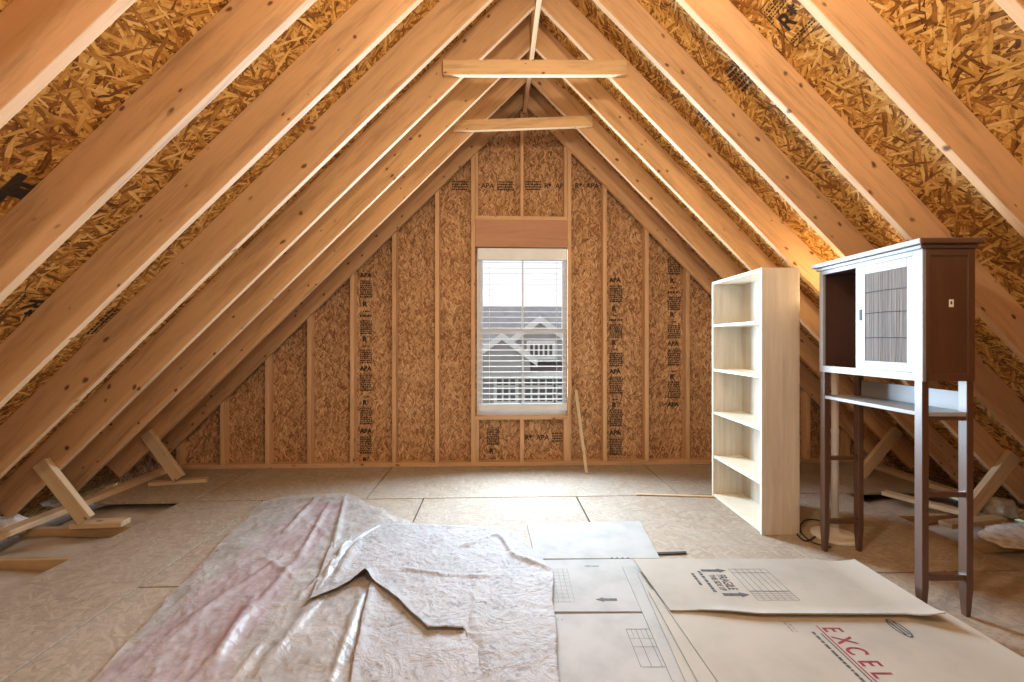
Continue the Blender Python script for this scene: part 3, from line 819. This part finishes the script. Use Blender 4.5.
# printed moving box on top
mbx = empty('flattened_moving_box', P(790, 600)); tag(mbx, 'flattened moving box on top of the stack, with black and red printing', 'cardboard box')
Z1, Z2 = .062, .054
def ca(p, u, v): return .035*max(0, (u-.86)/.14)**2 + .012*max(0, (v-.84)/.16)**2*min(1, max(0, (u-.06)/.15))
pA = child(loft('upper_panel', [P(633,558.5,Z1),P(815,558.8,Z1),P(855,559,Z1+.035)], [P(670,610,Z1),P(702,610.5,Z1),P(760,613,Z1+.012),P(905,613.5,Z1+.012),P(946,614,Z1+.04)], 40, 24, ca, M['card'], thick=.005, z0=Z1-.005, smooth=False), mbx)
# the front panel, its far edge curling up a little
qa, qb, qc, qd = P(666,608,Z2), P(950,616.5,Z2+.05), P(1080,688,Z2+.02), P(752,730,Z2)
def cb(p, u, v): return Z2 + (.02-.01*v)*max(0, (u-.90)/.10)**2
pB = child(loft('front_panel', [P(664,604,Z2), P(704,607,Z2), P(760,609,Z2), P(910,610.5,Z2), P(944,610.5,Z2+.02)], [qd, qc], 40, 30, lambda p,u,v: cb(p,u,v)-Z2, M['card'], thick=.005, z0=Z2-.005, smooth=False), mbx)
bpy.context.view_layer.update()
zz = Z1+.0008
r5 = random.Random(5)
def dl(px, py, z): 
    q = P(px, py, z); v = Vector((q.x-CX, q.y)); return (v.x*cs - v.y*sn, v.x*sn + v.y*cs)
print_on('printed_lettering', [('t','FRAGILE',0,0,.060,.0012,.62)], M['inkgrey'], pm(716,574.5,zz,'d'), pA)
print_on('printed_lettering', [('t','THIS SIDE UP',0,0,.040,.0006,.62)], M['inkgrey'], pm(708,574.5,zz,'d'), pA)
print_on('printed_small_lines', lines_block(0,0,.19,.022,1,r5,.7)+lines_block(.02,-.04,.14,-.02,1,r5,.7), M['inkgrey'], pm(697,571,zz,'d'), pA)
print_on('printed_arrow', arrow(0,.125,0,.022), M['inkgrey'], pm(701,570.5,zz,'x'), pA)
print_on('printed_arrow', arrow(0,.12,0,.022), M['inkgrey'], pm(723,594.5,zz,'x'), pA)
gi = []
for i in range(7):
    gi.append(('r', 0, .185*i/6-.0012, .20, .185*i/6+.0012))
gi += [('r', 0-.001, 0, .001, .185), ('r', .199, 0, .201, .185)] + [('r', .035, 0, .0375, .185)]
gi2 = [('r', .205, .185*i/6-.001, .275, .185*i/6+.001) for i in range(7)] + [('r', .205+.07*i/4-.001, 0, .205+.07*i/4+.001, .185) for i in range(5)]
print_on('printed_table', gi, M['inkgrey'], pm(728.5,569,zz,'d'), pA)
print_on('printed_table', gi2, M['inkgrey'], pm(728.5,569,zz,'d'), pA)
zz = Z2+.0008
print_on('red_brand_lettering', [('t','E',0,0,.105,.0016,.62),('t','X',.058,0,.105,.0016,.6),('t','C',.118,0,.105,.0016,.62),('t','E',.190,0,.105,.0016,.62),('t','L',.248,0,.105,.0016,.62)], M['inkred'], pm(821,627,zz,'d'), pB)
print_on('red_underline', [('r',-.01,-.016,.33,-.010)], M['inkred'], pm(821,627,zz,'d'), pB)
print_on('dark_underline', [('r',.04,-.030,.33,-.024)], M['inkgrey'], pm(821,627,zz,'d'), pB)
print_on('printed_small_lines', lines_block(.03,-.060,.33,-.045,1,r5,.8), M['inkgrey'], pm(821,627,zz,'d'), pB)
print_on('printed_small_lines', lines_block(0,0,.07,.03,2,r5,.5), M['inksoft'], pm(783,622,zz,'d'), pB)
ov = []
for i in range(24):
    a0, a1 = 2*math.pi*i/24, 2*math.pi*(i+1)/24
    ov.append(('p', [(.06*math.cos(a0)*k, .026*math.sin(a0)*k) for k in (1,)] + [(.06*math.cos(a1), .026*math.sin(a1)), (.052*math.cos(a1), .019*math.sin(a1)), (.052*math.cos(a0), .019*math.sin(a0))]))
ov += [('r',-.045,-.012,.045,-.002), ('r',-.04,.004,.04,.012)]
print_on('printed_oval_emblem', ov, M['inkgrey'], pm(899,628,zz,'d'), pB)
tag(slab('gap_shadow_strip', [P(644,554),P(686,552.5),P(686.5,554.5),P(644,556)], .001, .008, M['dark']), 'thin black strip painted as the gap shadow just behind the printed moving box', 'strip')  # black strip stands in for the shadow in the gap under the curled cardboard

# ------------------------------------------------------------------ bookcase
def rel(lat, dep): return CF(lat, dep, 0)
bk0 = P(762, 535)                     # near front corner; local X to the back, local Y away from the camera
bk = empty('bookcase', bk0, RZ); tag(bk, 'tall whitewashed open bookcase with five bays, standing side-on to the camera', 'bookcase')
BD, BW, BH, bt = .235, .705, 1.668, .019
def loc(mb, name, mat, parent, **kw): return mb.build(name, mat, parent, **kw)
loc(MB().box((0,0,0),(BD,bt,BH),.0015), 'side_panel', M['shelfwood'], bk)
loc(MB().box((0,BW-bt,0),(BD,BW,BH),.0015), 'side_panel', M['shelfwood'], bk)
loc(MB().box((BD-.008,bt,.0),(BD-.001,BW-bt,BH-.002)), 'back_panel', M['shelfwood'], bk)
for i, zc in enumerate((.030, .325, .665, .995, 1.338)):
    loc(MB().box((.003,bt,zc-.019),(BD-.008,BW-bt,zc),.001), 'shelf', M['shelfedge'], bk)
loc(MB().box((0,bt,BH-.02),(BD-.008,BW-bt,BH),.001), 'top_panel', M['shelfedge'], bk)
loc(MB().box((.012,bt,0),(.024,BW-bt,.010)), 'toe_strip', M['shelfedge'], bk)
# front edges banding
loc(MB().box((-.0025,-.0005,0),(.0015,bt+.0005,BH)), 'edge_band', M['shelfedge'], bk)
loc(MB().box((-.0025,BW-bt-.0005,0),(.0015,BW+.0005,BH)), 'edge_band', M['shelfedge'], bk)

# ------------------------------------------------------------------ cabinet on legs
cb0 = CF(1.79, 1.985, 0)
cab = empty('cabinet_on_legs', cb0, RZ); tag(cab, 'dark wood cabinet on tall legs, window glare painted white on its sliding-door front', 'cabinet')
CD, CW = .225, .66                    # depth (local X), width (local Y)
zb0, zb1 = 1.035, 1.612
LW, LD = .040, .030
def leg(x, y, nm='leg'):
    mb = MB(); s = .74
    x1, y1 = x+LD, y+LW
    # square leg with a taper in its last 16 cm, running up to the box
    cx_, cy_ = (x+x1)/2, (y+y1)/2
    lv = [(0, .62), (.02, .72), (.13, 1.0), (zb0, 1.0)]
    rings = [[mb.bm.verts.new((cx_+sx_*LD/2*k, cy_+sy_*LW/2*k, z_)) for sx_, sy_ in ((-1,-1),(1,-1),(1,1),(-1,1))] for z_, k in lv]
    for a_, b_ in zip(rings, rings[1:]):
        for i in range(4): mb.bm.faces.new((a_[i], a_[(i+1)%4], b_[(i+1)%4], b_[i]))
    mb.bm.faces.new(rings[0][::-1]); mb.bm.faces.new(rings[-1])
    bmesh.ops.bevel(mb.bm, geom=[e for e in mb.bm.edges if abs(e.verts[0].co.z-e.verts[1].co.z) > .005], offset=.002, segments=1, affect='EDGES')
    return mb.build(nm, M['cab'], cab)
for x in (0, CD-LD):
    for y in (0, CW-LW): leg(x, y)
for y in (.006, CW-LW+.006):
    loc(MB().box((LD-.004,y,.525),(CD-LD+.004,y+.026,.548),.002), 'stretcher', M['cab'], cab)
    loc(MB().box((LD-.004,y,.160),(CD-LD+.004,y+.026,.185),.002), 'stretcher', M['cab'], cab)
# open shelf with a low back rail
loc(MB().box((.002,.004,.880),(CD-.002,CW-.004,.898),.002), 'shelf', M['cabglare'], cab)
loc(MB().box((LD-.002,.004,.862),(CD-LD+.002,.026,.880),.001), 'shelf_rail', M['cab'], cab)
loc(MB().box((CD-.016,.004,.898),(CD-.004,CW-.004,.985),.002), 'back_rail', M['cabglare'], cab)
# box
bb = empty('box_body'); bb.parent = cab
w2 = .016
loc(MB().box((.004,0,zb0),(CD,w2,zb1),.001), 'side_panel', M['cab'], bb)
loc(MB().box((.004,CW-w2,zb0),(CD,CW,zb1),.001), 'side_panel', M['cab'], bb)
loc(MB().box((CD-.008,w2,zb0),(CD-.002,CW-w2,zb1)), 'back_panel', M['cab'], bb)
loc(MB().box((.010,w2,zb0+.002),(CD-.008,CW-w2,zb0+.020)), 'bottom_panel', M['cab'], bb)
loc(MB().box((.010,w2,zb1-.016),(CD-.008,CW-w2,zb1-.001)), 'top_panel', M['cab'], bb)
loc(MB().box((.012,.345,zb0+.020),(CD-.008,.357,zb1-.016)), 'divider', M['cab'], bb)
# applied frame on the near side panel (raised rails round a sunk field)
for (a_, b_) in (((.0,-.006,zb0),(.030,.001,zb1)), ((CD-.030,-.006,zb0),(CD,.001,zb1)), ((.030,-.006,zb0),(CD-.030,.001,zb0+.032)), ((.030,-.006,zb1-.03),(CD-.030,.001,zb1))):
    loc(MB().box(a_, b_, .0015), 'side_frame', M['cab'], bb)
# face frame
loc(MB().box((-.004,-.006,zb0-.002),(.012,.046,zb1),.0015), 'front_stile', M['cabglare'], bb)
loc(MB().box((-.004,CW-.030,zb0-.002),(.012,CW,zb1),.0015), 'front_stile', M['cabglare'], bb)
loc(MB().box((-.004,.046,zb0-.002),(.012,CW-.030,zb0+.034),.0015), 'front_rail', M['cabglare'], bb)
loc(MB().box((-.004,.046,zb1-.022),(.012,CW-.030,zb1),.0015), 'front_rail', M['cabglare'], bb)
# cornice: stepped
cr = MB()
loc(MB().box((-.012,-.014,zb1),(CD+.008,CW+.012,zb1+.018),.003), 'cornice', M['cab'], cab)
loc(MB().box((-.030,-.030,zb1+.018),(CD+.022,CW+.030,zb1+.044),.006), 'cornice_top', M['cab'], cab)
loc(MB().box((-.034,-.026,zb1+.020),(-.0295,CW+.026,zb1+.042),.001), 'cornice_front_glare', M['cabglare'], cab)  # pale strip carries the painted window glare along the cornice front
loc(MB().box((-.0155,-.010,zb1+.002),(-.0115,CW+.010,zb1+.016),.001), 'cornice_front_glare', M['cabglare'], cab)
# sliding door
dy0, dy1, dz0, dz1 = .048, .385, zb0+.034, zb1-.022
door = empty('sliding_door'); door.parent = cab
fx0, fx1 = .000, .011
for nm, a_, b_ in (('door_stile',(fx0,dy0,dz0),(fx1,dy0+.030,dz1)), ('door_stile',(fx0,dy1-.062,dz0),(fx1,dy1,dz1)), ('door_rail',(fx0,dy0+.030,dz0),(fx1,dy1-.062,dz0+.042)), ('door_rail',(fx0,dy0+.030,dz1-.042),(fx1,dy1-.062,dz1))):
    loc(MB().box(a_, b_, .0015), nm, M['cabglare'], door)
M['reed'] = wood('grey_reed', (.32,.34,.37), (.04,.04,.045), knots=False, axis='Z', rough=.6, grain=1.6, vary=.0)
mbr = MB(); y = dy0+.031; rr = random.Random(11)
mbr.box((fx0+.006,dy0+.028,dz0+.040),(fx0+.009,dy1-.060,dz1-.040))
while y < dy1-.065:
    w = rr.uniform(.0035,.006); off = rr.uniform(-.001,.001)
    mbr.tube([(fx0+.004+off, y+w/2, dz0+.041), (fx0+.004-off, y+w/2+rr.uniform(-.0015,.0015), (dz0+dz1)/2), (fx0+.004+off, y+w/2, dz1-.041)], w/2, 6)
    y += w + rr.uniform(.0005,.004)
mbr.build('reed_panel', M['reed'], door)
for t in (.22, .46, .74):
    zt_ = dz1-.042-(dz1-dz0-.084)*t
    loc(MB().tube([(fx0+.0005,dy0+.03,zt_),(fx0-.001,(dy0+dy1)/2-.02,zt_+.003),(fx0+.0005,dy1-.062,zt_+.001)], .0016, 6), 'reed_binding', M['dark'], door)
loc(MB().box((fx0-.002,dy1-.044,1.315),(fx0+.001,dy1-.026,1.372),.0008), 'recessed_pull', M['dark'], door)
# fittings
for y in (CW-.07, .43):
    o = MB().lathe([(.006,0),(.009,.004),(.009,.010),(.004,.014)], (.03,y,zb0+.020), 14).build('peg', M['white'], bb, smooth=True)
# white sticker on the side
o = MB().box((.116,-.0012,1.358),(.136,.0005,1.392)).build('price_sticker', M['white'], cab); o['label'] = 'small white sticker'
o2 = MB().box((.122,-.0018,1.370),(.129,-.0010,1.383)).build('sticker_print', M['inkgrey'], o)
# a loose board behind the cabinet's shelf is left to the roof

# ------------------------------------------------------------------ floor lamp behind the cabinet
lb = P(835, 537); lb.z = 0
lamp = empty('floor_lamp', lb); tag(lamp, 'white pole floor lamp with a round base, standing behind the cabinet', 'lamp')
MB().lathe([(.128,.0),(.132,.006),(.130,.016),(.10,.024),(.035,.032),(.026,.05),(.0205,.06)], n=48).build('base', M['lampw'], lamp, smooth=True)
MB().lathe([(.0205,.058),(.0205,.64),(.023,.645),(.023,.665),(.0195,.67),(.0195,1.36),(.016,1.38)], n=24).build('pole', M['lampw'], lamp, smooth=True)
MB().lathe([(.016,1.375),(.03,1.385),(.060,1.43),(.072,1.47),(.068,1.47),(.055,1.435),(.02,1.395)], n=32).build('lamp_shade', M['lampw'], lamp, smooth=True)
# its cord
cp = [P(831,547,.006), P(812,542,.006), P(800,530,.006), P(806,520,.006), P(822,522,.006), P(818,534,.006), P(806,541,.006), P(797,533,.006), P(801,524,.006)]
pts = []
for i in range(len(cp)-1):
    p0,p1,p2,p3 = cp[max(i-1,0)], cp[i], cp[i+1], cp[min(i+2,len(cp)-1)]
    for j in range(6):
        t = j/6; pts.append(.5*((2*p1)+(p2-p0)*t+(2*p0-5*p1+4*p2-p3)*t*t+(3*p1-p0-3*p2+p3)*t**3) + Vector((0,0,.001*(i%3))))
o = MB().tube([p-lb for p in pts], .0045, 8).build('cord', M['dark'], lamp, smooth=True)

# ------------------------------------------------------------------ printed marks on the roof sheathing
def roof_hit(px, py, s, dep):
    r = Vector(((px-HX)/F*cs + sn, -(px-HX)/F*sn + cs, -(py-HY)/F))
    o = Vector((CX,0,CZ)); top = H + dep*math.sqrt(2)
    # plane: s*x + z = top
    t = (top - s*o.x - o.z)/(s*r.x + r.z); return o + r*t
def roof_mark(px, py, s, dep, items, parent, ang=0.0, sc=1.0):
    p = roof_hit(px, py, s, dep); n = Vector((-s*R2, 0, -R2)); d = Vector((s*R2,0,-R2))
    y = Vector((0,1,0))
    X = d; Y = n.cross(X)
    R = Matrix.Rotation(ang, 3, n); X, Y = R@X, R@Y
    m = Matrix((X*sc, Y*sc, n)).transposed().to_4x4(); m.translation = p + n*.0015
    return print_on('printed_grade_mark', items, M['ink'], m, parent)
bpy.context.view_layer.update()
r8 = random.Random(8)
def gm(w=.17, h=.24):
    it = [('r',0,0,w,.004),('r',0,h,w,h+.004),('r',0,0,.004,h),('r',w-.004,0,w,h)]
    return it + [('t','R*',.03,h*.32,.11,.003)] + lines_block(.012,h*.72,w-.01,h*.96,4,r8,.45) + lines_block(.012,.02,w-.01,h*.2,2,r8,.5)
roof_mark(795, 48, 1, .165, gm(), roofR, -math.pi/2*0+math.pi/2)
roof_mark(743, 92, 1, .165, lines_block(0,0,.16,.16,6,r8,.6), roofR, math.pi/2)
roof_mark(709, 126, 1, .165, lines_block(0,0,.20,.12,5,r8,.6), roofR, math.pi/2)
roof_mark(18, 172, -1, .19, [('r',0,0,.17,.035),('r',.03,.035,.05,.18),('r',.055,.035,.10,.18),('r',0,.18,.13,.20)], roofL, 0)
roof_mark(22, 292, -1, .19, gm(.2,.2), roofL, 0)
roof_mark(112, 308, -1, .19, lines_block(0,0,.2,.14,5,r8,.6), roofL, 0)
roof_mark(352, 16, -1, .19, gm(.18,.2), roofL, 0)

# ------------------------------------------------------------------ light
def point(name, loc_, watts, col, r=.06):
    l = bpy.data.lights.new(name, 'POINT'); l.energy = watts; l.color = col; l.shadow_soft_size = r
    o = bpy.data.objects.new(name, l); o.location = loc_; return link(o)
point('bulb_and_fill_light', (0.02, 1.15, 2.62), 64, (1.0,.80,.56), .05)
point('bulb_and_fill_light', (-1.0, -1.0, 2.0), 66, (1.0,.84,.66), .12)  # unseen fill light added behind the camera to lift the rafter faces
point('lamp_bulb', lb + Vector((0,0,1.50)), 9, (1.0,.70,.38), .03)
sun = bpy.data.lights.new('hazy_sun', 'SUN'); sun.energy = 6; sun.angle = math.radians(80); sun.color = (.90,.95,1.0)
so = bpy.data.objects.new('hazy_sun', sun); link(so)
el = math.radians(27); dirv = Vector((.12, -math.cos(el), -math.sin(el)))
so.rotation_euler = dirv.to_track_quat('-Z', 'Y').to_euler(); so.location = (0, 9, 6)
al = bpy.data.lights.new('window_daylight', 'AREA'); al.shape = 'RECTANGLE'; al.size = wr-wl-.06; al.size_y = (wt-wb)*.86; al.energy = 168; al.spread = math.radians(156); al.color = (.66,.84,1.0)
ao = bpy.data.objects.new('window_daylight', al); link(ao); ao.location = ((wl+wr)/2, YW+.012, wt-.04-(wt-wb)*.43); ao.rotation_euler = (-math.pi/2, 0, 0)
wd = bpy.data.worlds.new('sky'); scene.world = wd; wd.use_nodes = True
bg = wd.node_tree.nodes['Background']; bg.inputs[0].default_value = (.93,.92,.98,1); bg.inputs[1].default_value = 1.25

# ------------------------------------------------------------------ view
vs = scene.view_settings
scene.display_settings.display_device = 'sRGB'
vs.view_transform = 'Standard'; vs.look = 'None'; vs.gamma = 1; vs.use_curve_mapping = False; vs.exposure = 0.12
scene.cycles.use_denoising = True
scene.cycles.max_bounces = 8; scene.cycles.diffuse_bounces = 5; scene.cycles.transparent_max_bounces = 12
scene.cycles.sample_clamp_indirect = 6
